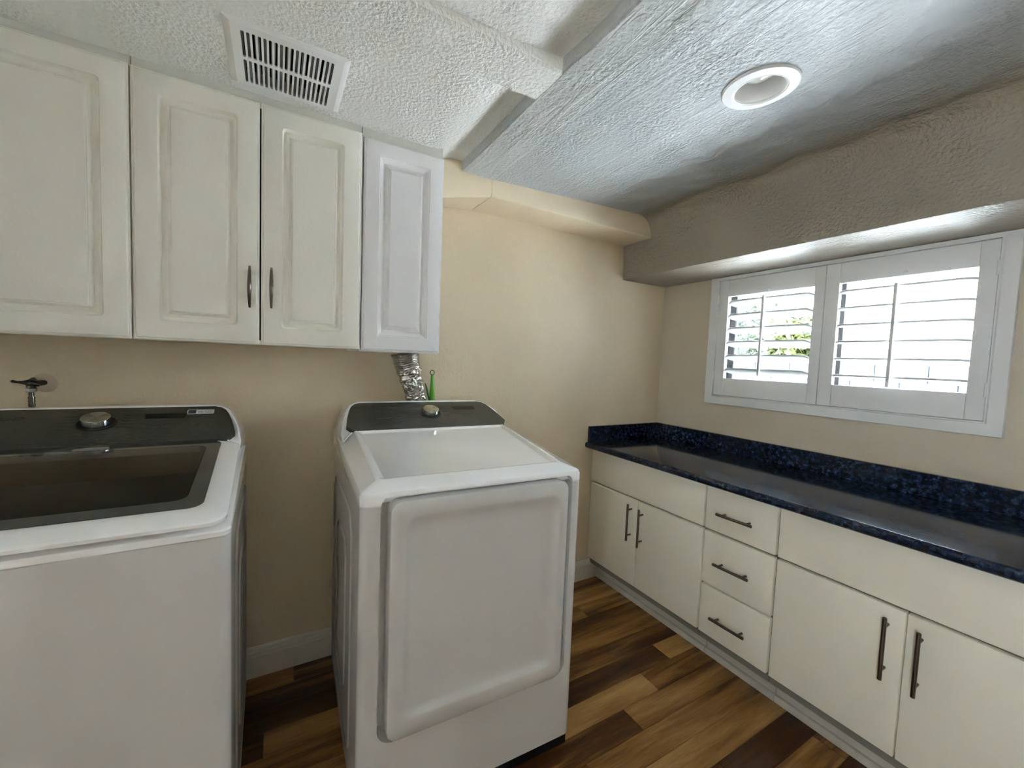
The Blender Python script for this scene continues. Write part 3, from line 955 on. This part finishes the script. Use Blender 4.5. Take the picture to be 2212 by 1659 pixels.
def controls(parent, dx, logo_x, disp_x, dial_x, dial_y, icons):
    poly = [(0.044, 0.4955), (0.0225, 0.529), (0.0285, 0.566), (0.036, 0.605), (0.047, 0.648), (0.056, 0.672), (0.070, 0.690), (0.090, 0.699)]
    poly = poly + [(AW - x, y) for x, y in reversed(poly)]
    p = slope_patch('control_panel', parent, poly, -0.012, 0.0025, 'panel_grey')
    slope_patch('display', parent, [(disp_x, 0.657), (disp_x + 0.006, 0.627), (disp_x + 0.104, 0.627), (disp_x + 0.107, 0.657)], 0.0024, 0.0031, 'display_black')
    lg = slope_text('logo_lettering', 'SAMSUNG', parent, logo_x, logo_x + 0.090, 0.641, 0.017, 'print_black', bold=0.035)
    it = [(logo_x + 0.016, logo_x + 0.060, 0.573, 0.0035)]
    rnd = random.Random(4)
    for k in range(5):
        y = 0.650 - k * 0.0165
        w = 0.024 + rnd.random() * 0.012
        xr = dial_x - 0.052
        it.append((xr - w, xr, y, 0.0042))
        w = 0.026 + rnd.random() * 0.018
        it.append((dial_x + 0.052, dial_x + 0.052 + w, y, 0.0042))
    dashes('printed_marks', parent, it, 'print_black')
    it = []
    for (x, y) in icons:
        it.append((x, x + 0.014, y, 0.0035)); it.append((x + 0.002, x + 0.011, y - 0.008, 0.003))
    dashes('printed_icons', parent, it, 'print_grey')
    # rotary dial
    c = on_slope(dial_x, dial_y, 0.0025); n = Vector((0, -SL, 1)).normalized()
    bm = bmesh.new()
    lathe(bm, [(0.0445, 0), (0.0445, 0.0012), (0.043, 0.0018), (0.0415, 0.0008), (0.036, 0.0006), (0.034, 0.0004)], c, n, 56, False)
    dial = finish('dial', bm, 'display_black', parent, 30, False)
    bm = bmesh.new()
    lathe(bm, [(0.0345, 0.0), (0.0345, 0.006), (0.0335, 0.016), (0.0325, 0.021)], c, n, 56, False)
    finish('dial_side', bm, 'chrome', dial, 40, False)
    bm = bmesh.new(); lathe(bm, [(0.0326, 0), (0.0315, 0.0012), (0.0302, 0.0016), (0.0002, 0.0012)], (0, 0, 0), (0, 0, 1), 56)
    k = finish('dial_face', bm, 'knob_face', dial, 30, False)
    k.location = c + n * 0.0208; k.rotation_euler = n.to_track_quat('Z', 'Y').to_euler()


def side_ribs(parent):
    for x in (0.0, AW):
        for (y0, y1, z0, z1, ch) in ((0.150, 0.640, 0.135, 0.868, 0.055), (0.280, 0.520, 0.240, 0.735, 0.045)):
            P = [(y0, z0 + ch), (y0, z1 - ch), (y0 + ch * 0.8, z1), (y1 - ch * 0.8, z1), (y1, z1 - ch), (y1, z0 + ch), (y1 - ch * 0.8, z0), (y0 + ch * 0.8, z0)]
            bm = bmesh.new(); rings = []
            n = len(P); cy, cz = (y0 + y1) / 2, (z0 + z1) / 2
            for off, h in ((-0.007, 0.0), (-0.003, 0.0045), (0.003, 0.0045), (0.007, 0.0)):
                rings.append([(x + (-h if x < 0.1 else h), y + math.copysign(off, y - cy), z + math.copysign(off, z - cz)) for y, z in P])
            vr = loft(bm, rings, False, False)
            finish('side_rib', bm, 'appliance_white', parent, 60, False)


def body(parent, zseam, cut=None):
    bm = bmesh.new()
    pts = rrect(0.0, AW, 0.0, AD, 0.022, 6)
    loft(bm, [ring3(rrect(0.004, AW - 0.004, 0.004, AD - 0.004, 0.02, 6), 0.0555), ring3(pts, 0.060), ring3(pts, zseam - 0.0015), ring3(rrect(0.002, AW - 0.002, 0.002, AD - 0.002, 0.02, 6), zseam)])
    o = finish('body', bm, 'appliance_white', parent, 35, False)
    return o


def base(parent):
    bm = bmesh.new()
    box(bm, 0.006, AW - 0.006, 0.012, AD - 0.01, 0.012, 0.0553, 0.003)
    for x in (0.05, AW - 0.05):
        for y in (0.05, AD - 0.06):
            lathe(bm, [(0.022, 0.0005), (0.022, 0.010), (0.012, 0.014)], (x, y, 0), (0, 0, 1), 16)
    return finish('base', bm, 'black_plastic', parent, 35, False)


# ---- dryer
dr = thing('dryer', 'white front-door tumble dryer standing nearest the corner cabinets', 'dryer', (-2.0515, -0.8360, 0), -0.0284)
b_ = body(dr, 0.945)
bm = bmesh.new()   # pocket around the door
rg = rrect(0.051, 0.6615, 0.283, 1.2, 0.045, 8)
loft(bm, [[(x, -0.05, z) for x, z in rg], [(x, 0.0, z) for x, z in rg], [(x, 0.036, z) for x, z in rrect(0.055, 0.6575, 0.287, 1.2, 0.042, 8)]])
cut = finish('cutter', bm, None)
cut.matrix_world = Matrix.Translation((-2.0515, -0.8360, 0)) @ Matrix.Rotation(-0.0284, 4, 'Z')
bpy.context.view_layer.update()
boolean(b_, [cut])
for p in b_.data.polygons: p.use_smooth = True
b_.data.set_sharp_from_angle(angle=math.radians(35))
b_.data.materials.clear(); b_.data.materials.append(MATS['appliance_white'])
base(dr); side_ribs(dr)


def cover_rings(zs, zc, rim, x_in=0.054, yf=0.0):
    """outer skirt -> crest -> sloping shoulder -> rim of the sloping top, run back to AD"""
    def lp(i, zfun, r, yb=AD):
        return [(x, y, zfun(y)) for x, y in rrect(i, AW - i, yf + i, yb, r, 6)]
    R = [lp(0.0, lambda y: zs + 0.0008, 0.022), lp(-0.0005, lambda y: zs + 0.004, 0.022),
         lp(-0.0005, lambda y: zc + 0.045 * y - 0.010, 0.022), lp(0.003, lambda y: zc + 0.045 * y - 0.002, 0.02), lp(0.009, lambda y: zc + 0.045 * y + 0.002, 0.017)]
    return R, lp


R, lp = cover_rings(0.945, 0.980, 0)
R.append(lp(0.046, lambda y: ztop(y) + 0.002 + 0.012 * max(0, 0.06 - y) / 0.06 * 0, 0.012))
R.append(lp(0.054, lambda y: ztop(y) + 0.004, 0.012))
R.append([(x, y, ztop(y) + 0.003) for x, y in rrect(0.058, AW - 0.058, 0.062, 0.492, 0.012, 6)])
R.append([(x, y, ztop(y) - 0.004) for x, y in rrect(0.070, AW - 0.070, 0.074, 0.484, 0.010, 6)])
bm = bmesh.new(); loft(bm, R)
tc_ = finish('top_cover', bm, 'appliance_gloss', dr, 28, False)
bm = bmesh.new()
rg = rrect(0.051, 0.6615, 0.80, 0.966, 0.022, 6)
loft(bm, [[(x, -0.05, z) for x, z in rg], [(x, 0.024, z) for x, z in rg]])
cut = finish('cutter', bm, None); cut.matrix_world = Matrix.Translation((-2.0515, -0.8360, 0)) @ Matrix.Rotation(-0.0284, 4, 'Z')
bpy.context.view_layer.update()
boolean(tc_, [cut])
for p in tc_.data.polygons: p.use_smooth = True
tc_.data.set_sharp_from_angle(angle=math.radians(28))
tc_.data.materials.clear(); tc_.data.materials.append(MATS['appliance_gloss'])
# door
def dring(x0, x1, z0, z1, r, y): return [(x, y, z) for x, z in rrect(x0, x1, z0, z1, r, 8)]
bm = bmesh.new()
loft(bm, [dring(0.074, 0.632, 0.301, 0.955, 0.03, 0.034), dring(0.072, 0.634, 0.299, 0.957, 0.03, -0.012), dring(0.0735, 0.6325, 0.3005, 0.9565, 0.029, -0.019), dring(0.078, 0.628, 0.305, 0.952, 0.028, -0.0225),
          dring(0.108, 0.604, 0.350, 0.918, 0.034, -0.024), dring(0.113, 0.600, 0.356, 0.912, 0.034, -0.0225), dring(0.124, 0.590, 0.364, 0.898, 0.036, -0.0135), dring(0.138, 0.578, 0.376, 0.884, 0.036, -0.0085), dring(0.160, 0.556, 0.400, 0.860, 0.030, -0.0080)])
finish('door', bm, 'appliance_white', dr, 40, False)
# flared lower lip that runs from the door foot into the body
console(dr)
ic = [(0.478 + 0.026 * k, 0.597 - (0.006 if k % 2 else 0)) for k in range(6)] + [(0.594, 0.648), (0.618, 0.645), (0.640, 0.640), (0.600, 0.622), (0.622, 0.618), (0.645, 0.612)]
controls(dr, 0, 0.122, 0.470, 0.362, 0.606, ic)

# ---- washer
ws = thing('washer', 'white top-loading washing machine with smoked glass lid on the left', 'washing machine', (-3.0211, -0.8660, 0), 0.0146)
body(ws, 0.9346); base(ws); side_ribs(ws)


def wtop(y): return 0.985 + 0.1354 * (y - 0.02)


# top frame with a well for the tub
R, lp = cover_rings(0.9346, 0.958, 0)
R = R[:2] + [lp(-0.0005, lambda y: 0.945 + 0.05 * y, 0.022), lp(0.002, lambda y: 0.949 + 0.055 * y, 0.02), lp(0.010, lambda y: 0.953 + 0.06 * y, 0.017)]
R.append([(x, y, 0.955 + 0.06 * y) for x, y in rrect(0.052, AW - 0.052, 0.052, 0.497, 0.03, 6)])
R.append([(x, y, 0.932) for x, y in rrect(0.056, AW - 0.056, 0.056, 0.492, 0.03, 6)])
R.append([(x, y, 0.912) for x, y in rrect(0.075, AW - 0.075, 0.075, 0.455, 0.04, 6)])
bm = bmesh.new(); loft(bm, R, True, False)
# rim of the tub opening
inner = [(0.35 + 0.262 * math.cos(2 * pi * k / 28 + 0.11), 0.262 + 0.186 * math.sin(2 * pi * k / 28 + 0.11), 0.906) for k in range(28)]
finish('top_cover', bm, 'appliance_gloss', ws, 28, False)
bm = bmesh.new()
outer = rrect(0.075, AW - 0.075, 0.075, 0.455, 0.04, 6)
holed_face(bm, outer, [[(x, y) for x, y, z in inner]])
for v in bm.verts: v.co.z = 0.912
finish('tub_deck', bm, 'appliance_inner', ws, None, False)
bm = bmesh.new()
def ell(a, b, z, n=28): return [(0.35 + a * math.cos(2 * pi * k / n + 0.11), 0.262 + b * math.sin(2 * pi * k / n + 0.11), z) for k in range(n)]
loft(bm, [ell(0.262, 0.186, 0.912), ell(0.258, 0.182, 0.905), ell(0.262, 0.186, 0.892)], False, False)
finish('tub_rim', bm, 'tub_black', ws, 60, False)
bm = bmesh.new()
loft(bm, [ell(0.266, 0.190, 0.893), ell(0.268, 0.192, 0.80), ell(0.268, 0.192, 0.62), ell(0.15, 0.12, 0.60)], False, True)
finish('drum', bm, 'tub_dark', ws, 60, False)
# back wall of the well with dispenser drawer
bm = bmesh.new()
def wb(x, s):   # s 0..1 from deck to lid on the back wall
    return (x, 0.4535 + 0.036 * s, 0.916 + 0.062 * s)
loft(bm, [[(a, b - 0.001, c + 0.0006) for a, b, c in (wb(0.194, 0.06), wb(0.541, 0.06), wb(0.541, 0.97), wb(0.194, 0.97))], [(a, b - 0.0018, c + 0.001) for a, b, c in (wb(0.195, 0.07), wb(0.540, 0.07), wb(0.540, 0.96), wb(0.195, 0.96))]])
finish('drawer_gap', bm, 'sensor_grey', ws, None, False)
bm = bmesh.new()
loft(bm, [[wb(0.20, 0.10), wb(0.535, 0.10), wb(0.535, 0.92), wb(0.20, 0.92)], [(a, b - 0.004, c + 0.002) for a, b, c in (wb(0.203, 0.14), wb(0.532, 0.14), wb(0.532, 0.88), wb(0.203, 0.88))]])
finish('dispenser_drawer', bm, 'appliance_inner', ws, None, False)
bm = bmesh.new(); loft(bm, [[(a, b - 0.0045, c + 0.002) for a, b, c in (wb(0.255, 0.62), wb(0.49, 0.62), wb(0.49, 0.74), wb(0.255, 0.74))], [(a, b - 0.002, c + 0.001) for a, b, c in (wb(0.26, 0.64), wb(0.485, 0.64), wb(0.485, 0.72), wb(0.26, 0.72))]])
finish('drawer_grip', bm, 'sensor_grey', ws, None, False)
bm = bmesh.new()
pts = [(0.573 + 0.020 * math.cos(2 * pi * k / 20), 0.5 + 0.22 * math.sin(2 * pi * k / 20)) for k in range(20)]
loft(bm, [[Vector(wb(x, s)) for x, s in pts], [Vector(wb(x, s)) + Vector((0, -0.004, 0.002)) for x, s in pts]])
finish('sensor', bm, 'sensor_grey', ws, None, False)

# lid
def lid_ring(x0, x1, y0, y1, r, dz): return [(x, y, wtop(y) + dz) for x, y in rrect(x0, x1, y0, y1, r, 8)]
bm = bmesh.new()
rs = [lid_ring(0.652 - 0.604 + 0.006, 0.646, 0.050, 0.5005, 0.030, -0.012), lid_ring(0.012, 0.688, -0.004, 0.5, 0.035, -0.018), lid_ring(0.008, 0.692, -0.012, 0.5, 0.036, -0.016), lid_ring(0.007, 0.693, -0.013, 0.5, 0.036, -0.0085),
      lid_ring(0.0085, 0.6915, -0.0105, 0.5, 0.035, -0.0065), lid_ring(0.013, 0.687, -0.006, 0.5, 0.034, -0.0045), lid_ring(0.024, 0.676, 0.010, 0.5, 0.030, -0.0015), lid_ring(0.036, 0.664, 0.028, 0.5, 0.030, 0.0002), lid_ring(0.046, 0.654, 0.044, 0.5, 0.030, 0.001), lid_ring(0.054, 0.646, 0.050, 0.5005, 0.028, 0.0)]
for rr in rs:  # keep the back edge straight under the console
    pass
vr = loft(bm, rs, False, False)
n = len(vr[0])
for i in range(n):
    j = (i + 1) % n; bm.faces.new((vr[0][i], vr[0][j], vr[-1][j], vr[-1][i]))
lid = finish('lid', bm, 'appliance_gloss', ws, 40, False)
bm = bmesh.new()
rs = [lid_ring(0.0545, 0.6455, 0.0505, 0.499, 0.028, 0.0012), lid_ring(0.090, 0.612, 0.092, 0.462, 0.030, 0.0012), lid_ring(0.091, 0.611, 0.093, 0.461, 0.030, -0.004), lid_ring(0.0545, 0.6455, 0.0505, 0.499, 0.028, -0.004)]
vr = loft(bm, rs, False, False)
for i in range(len(vr[0])):
    j = (i + 1) % len(vr[0]); bm.faces.new((vr[-1][i], vr[-1][j], vr[0][j], vr[0][i]))
finish('bezel', bm, 'bezel_glass', lid, 40, False)
bm = bmesh.new(); loft(bm, [lid_ring(0.091, 0.611, 0.093, 0.461, 0.030, 0.0008), lid_ring(0.091, 0.611, 0.093, 0.461, 0.030, -0.003)])
finish('glass', bm, 'smoked_glass', lid, None, False)
bm = bmesh.new(); loft(bm, [lid_ring(0.317, 0.392, 0.470, 0.497, 0.008, 0.0018), lid_ring(0.320, 0.389, 0.474, 0.496, 0.008, 0.0042)])
finish('lid_tab', bm, 'chrome', lid, 40, False)
console(ws)
ic = [(0.440 + 0.028 * k, 0.580 - (0.006 if k % 2 else 0)) for k in range(5)] + [(0.556, 0.636), (0.580, 0.636), (0.604, 0.632), (0.553, 0.612), (0.580, 0.612), (0.604, 0.608), (0.556, 0.588), (0.580, 0.588), (0.604, 0.584)]
controls(ws, 0, 0.082, 0.433, 0.3335, 0.610, ic)
st = slope_patch('sticker', ws, rrect(0.538, 0.611, 0.649, 0.677, 0.004, 3), 0.0024, 0.0030, 'label_white')
slope_patch('sticker_block', st, [(0.541, 0.652), (0.562, 0.652), (0.562, 0.674), (0.541, 0.674)], 0.0031, 0.0033, 'label_navy')
dashes('sticker_print', st, [(0.566, 0.580, 0.663, 0.0025), (0.584, 0.590, 0.663, 0.0025), (0.592, 0.607, 0.664, 0.0025), (0.567, 0.583, 0.656, 0.002), (0.587, 0.605, 0.657, 0.002)], 'print_grey', 0.0033)

# ------------------------------------------------------------------ foil duct
du = thing('foil_duct', 'crinkled silver foil dryer duct dropping from the narrow cabinet', 'duct', (-1.70, -0.06, 0.8))
bm = bmesh.new(); rings = []
ctl = [(-1.744, -0.088, 1.3472), (-1.736, -0.086, 1.31), (-1.712, -0.075, 1.24), (-1.692, -0.062, 1.18), (-1.680, -0.055, 1.12), (-1.684, -0.052, 1.04), (-1.690, -0.052, 0.95), (-1.690, -0.052, 0.82)]
def cat(ps, t):
    m = len(ps) - 1; i = min(int(t * m), m - 1); f = t * m - i
    P = [Vector(ps[max(0, min(m, i + q - 1))]) for q in range(4)]
    return 0.5 * ((2 * P[1]) + (-P[0] + P[2]) * f + (2 * P[0] - 5 * P[1] + 4 * P[2] - P[3]) * f * f + (-P[0] + 3 * P[1] - 3 * P[2] + P[3]) * f ** 3)


NR, NS = 200, 60
for i in range(NR + 1):
    t = i / NR; c = cat(ctl, t); d = (cat(ctl, min(1, t + 0.01)) - cat(ctl, max(0, t - 0.01))).normalized()
    u = d.cross(Vector((0, 1, 0))).normalized(); v = u.cross(d)
    R0 = 0.061 - 0.018 * min(1, t / 0.45)
    ring = []
    cr = min(1, max(0.25, (t - 0.12) / 0.15))
    for k in range(NS):
        a = 2 * pi * k / NS
        sp = (t * 62 + a / (2 * pi) * 2) % 1.0
        ridge = 0.0022 * math.sin(2 * pi * (t * 50 + 0.5 * math.sin(a))) * (1.1 - cr * 0.95)
        p = Vector((math.cos(a) * 3, math.sin(a) * 3, t * 30))
        cn = (abs(noise.noise(p * 0.55)) * 0.016 + abs(noise.noise(p * 1.2)) * 0.009 - 0.006) * cr
        r = R0 + ridge + cn
        ring.append(c + u * math.cos(a) * r + v * math.sin(a) * r * 0.80)
    rings.append(ring)
loft(bm, rings); finish('hose', bm, 'foil', du, 25)

# ------------------------------------------------------------------ green brush
gb = thing('cleaning_brush', 'bright green plastic brush handle with hanging ring behind the dryer', 'brush', (-1.600, -0.045, 0.0))
X, Y = -1.6035, -0.050
bm = bmesh.new()
zr0 = 1.2625
nn = 28
rings = [[(X + (0.0095 + 0.0021 * math.cos(b)) * math.cos(a), Y + 0.0021 * math.sin(b), zr0 + (0.0105 + 0.0021 * math.cos(b)) * math.sin(a)) for b in [2 * pi * q / 8 for q in range(8)]] for a in [2 * pi * k / nn for k in range(nn)]]
vr = [[bm.verts.new(p) for p in r_] for r_ in rings]
for i in range(nn):
    for q in range(8):
        bm.faces.new((vr[i][q], vr[(i + 1) % nn][q], vr[(i + 1) % nn][(q + 1) % 8], vr[i][(q + 1) % 8]))
finish('hanging_ring', bm, 'dark_green_plastic', gb, 60)
bm = bmesh.new()
tube(bm, [(X, Y, 1.251), (X, Y, 1.244), (X + 0.0005, Y, 1.225), (X + 0.001, Y, 1.19), (X + 0.0015, Y, 1.16), (X + 0.002, Y, 1.13), (X + 0.002, Y, 1.09), (X + 0.002, Y, 1.04)],
     [0.0058, 0.0068, 0.0078, 0.0100, 0.0124, 0.0132, 0.012, 0.008], 18)
finish('handle', bm, 'green_plastic', gb, 60)
bm = bmesh.new(); tube(bm, [(X + 0.002, Y, 1.05), (X + 0.002, Y, 0.10)], 0.005, 12)
finish('shaft', bm, 'green_plastic', gb, 60)
bm = bmesh.new(); box(bm, X - 0.03, X + 0.034, Y - 0.015, Y + 0.018, 0.0005, 0.10, 0.006)
finish('head', bm, 'dark_green_plastic', gb, 40)
bm = bmesh.new()
tube(bm, [(-1.6375, -0.052, 1.213), (-1.630, -0.052, 1.19), (-1.6215, -0.052, 1.16), (-1.6120, -0.052, 1.13), (-1.604, -0.051, 1.09)], [0.002, 0.0050, 0.0062, 0.0065, 0.004], 12)
finish('side_arm', bm, 'dark_green_plastic', gb, 60)

# ------------------------------------------------------------------ water valve
wv = thing('water_valve', 'chrome lever water valve on the wall above the washer', 'valve', (-2.888, 0, 1.205))
bm = bmesh.new(); lathe(bm, [(0.031, 0.0005), (0.030, 0.004), (0.022, 0.008), (0.012, 0.009), (0.009, 0.009)], (-2.886, 0, 1.2045), (0, -1, 0), 36, True)
finish('escutcheon', bm, 'filler_beige' if 'filler_beige' in MATS else 'baseboard_paint', wv, 40)
bm = bmesh.new()
tube(bm, [(-2.886, -0.006, 1.2045), (-2.893, -0.03, 1.204), (-2.8985, -0.052, 1.2035)], [0.0085, 0.0095, 0.010], 20)
tube(bm, [(-2.8985, -0.042, 1.2155), (-2.8985, -0.058, 1.2145)], [0.008, 0.005], 16)
tube(bm, [(-2.9000, -0.050, 1.206), (-2.9000, -0.050, 1.192)], [0.012, 0.0105], 20)
finish('valve_body', bm, 'dark_chrome', wv, 40)
bm = bmesh.new()
tube(bm, [(-2.878, -0.058, 1.2015), (-2.890, -0.062, 1.2065), (-2.902, -0.063, 1.2085), (-2.914, -0.063, 1.2085), (-2.926, -0.063, 1.2100), (-2.9345, -0.063, 1.2118), (-2.938, -0.063, 1.2122)],
     [0.006, 0.0105, 0.0095, 0.0050, 0.0036, 0.0046, 0.0025], 16)
finish('lever', bm, 'dark_chrome', wv, 60)
bm = bmesh.new(); lathe(bm, [(0.0115, 0), (0.0128, 0.002), (0.0128, 0.011), (0.0105, 0.0135)], (-2.9000, -0.050, 1.178), (0, 0, 1), 6)
finish('coupling_nut', bm, 'chrome', wv, 20)
bm = bmesh.new()
pts = []; rad = []
for i in range(60):
    t = i / 59; pts.append((-2.9000 + 0.004 * t, -0.050, 1.1775 - 0.34 * t)); rad.append(0.0072 + (0.0012 if i % 2 else 0) - (0.0015 if i < 3 else 0))
tube(bm, pts, rad, 14)
finish('hose', bm, 'dark_chrome', wv, 60)
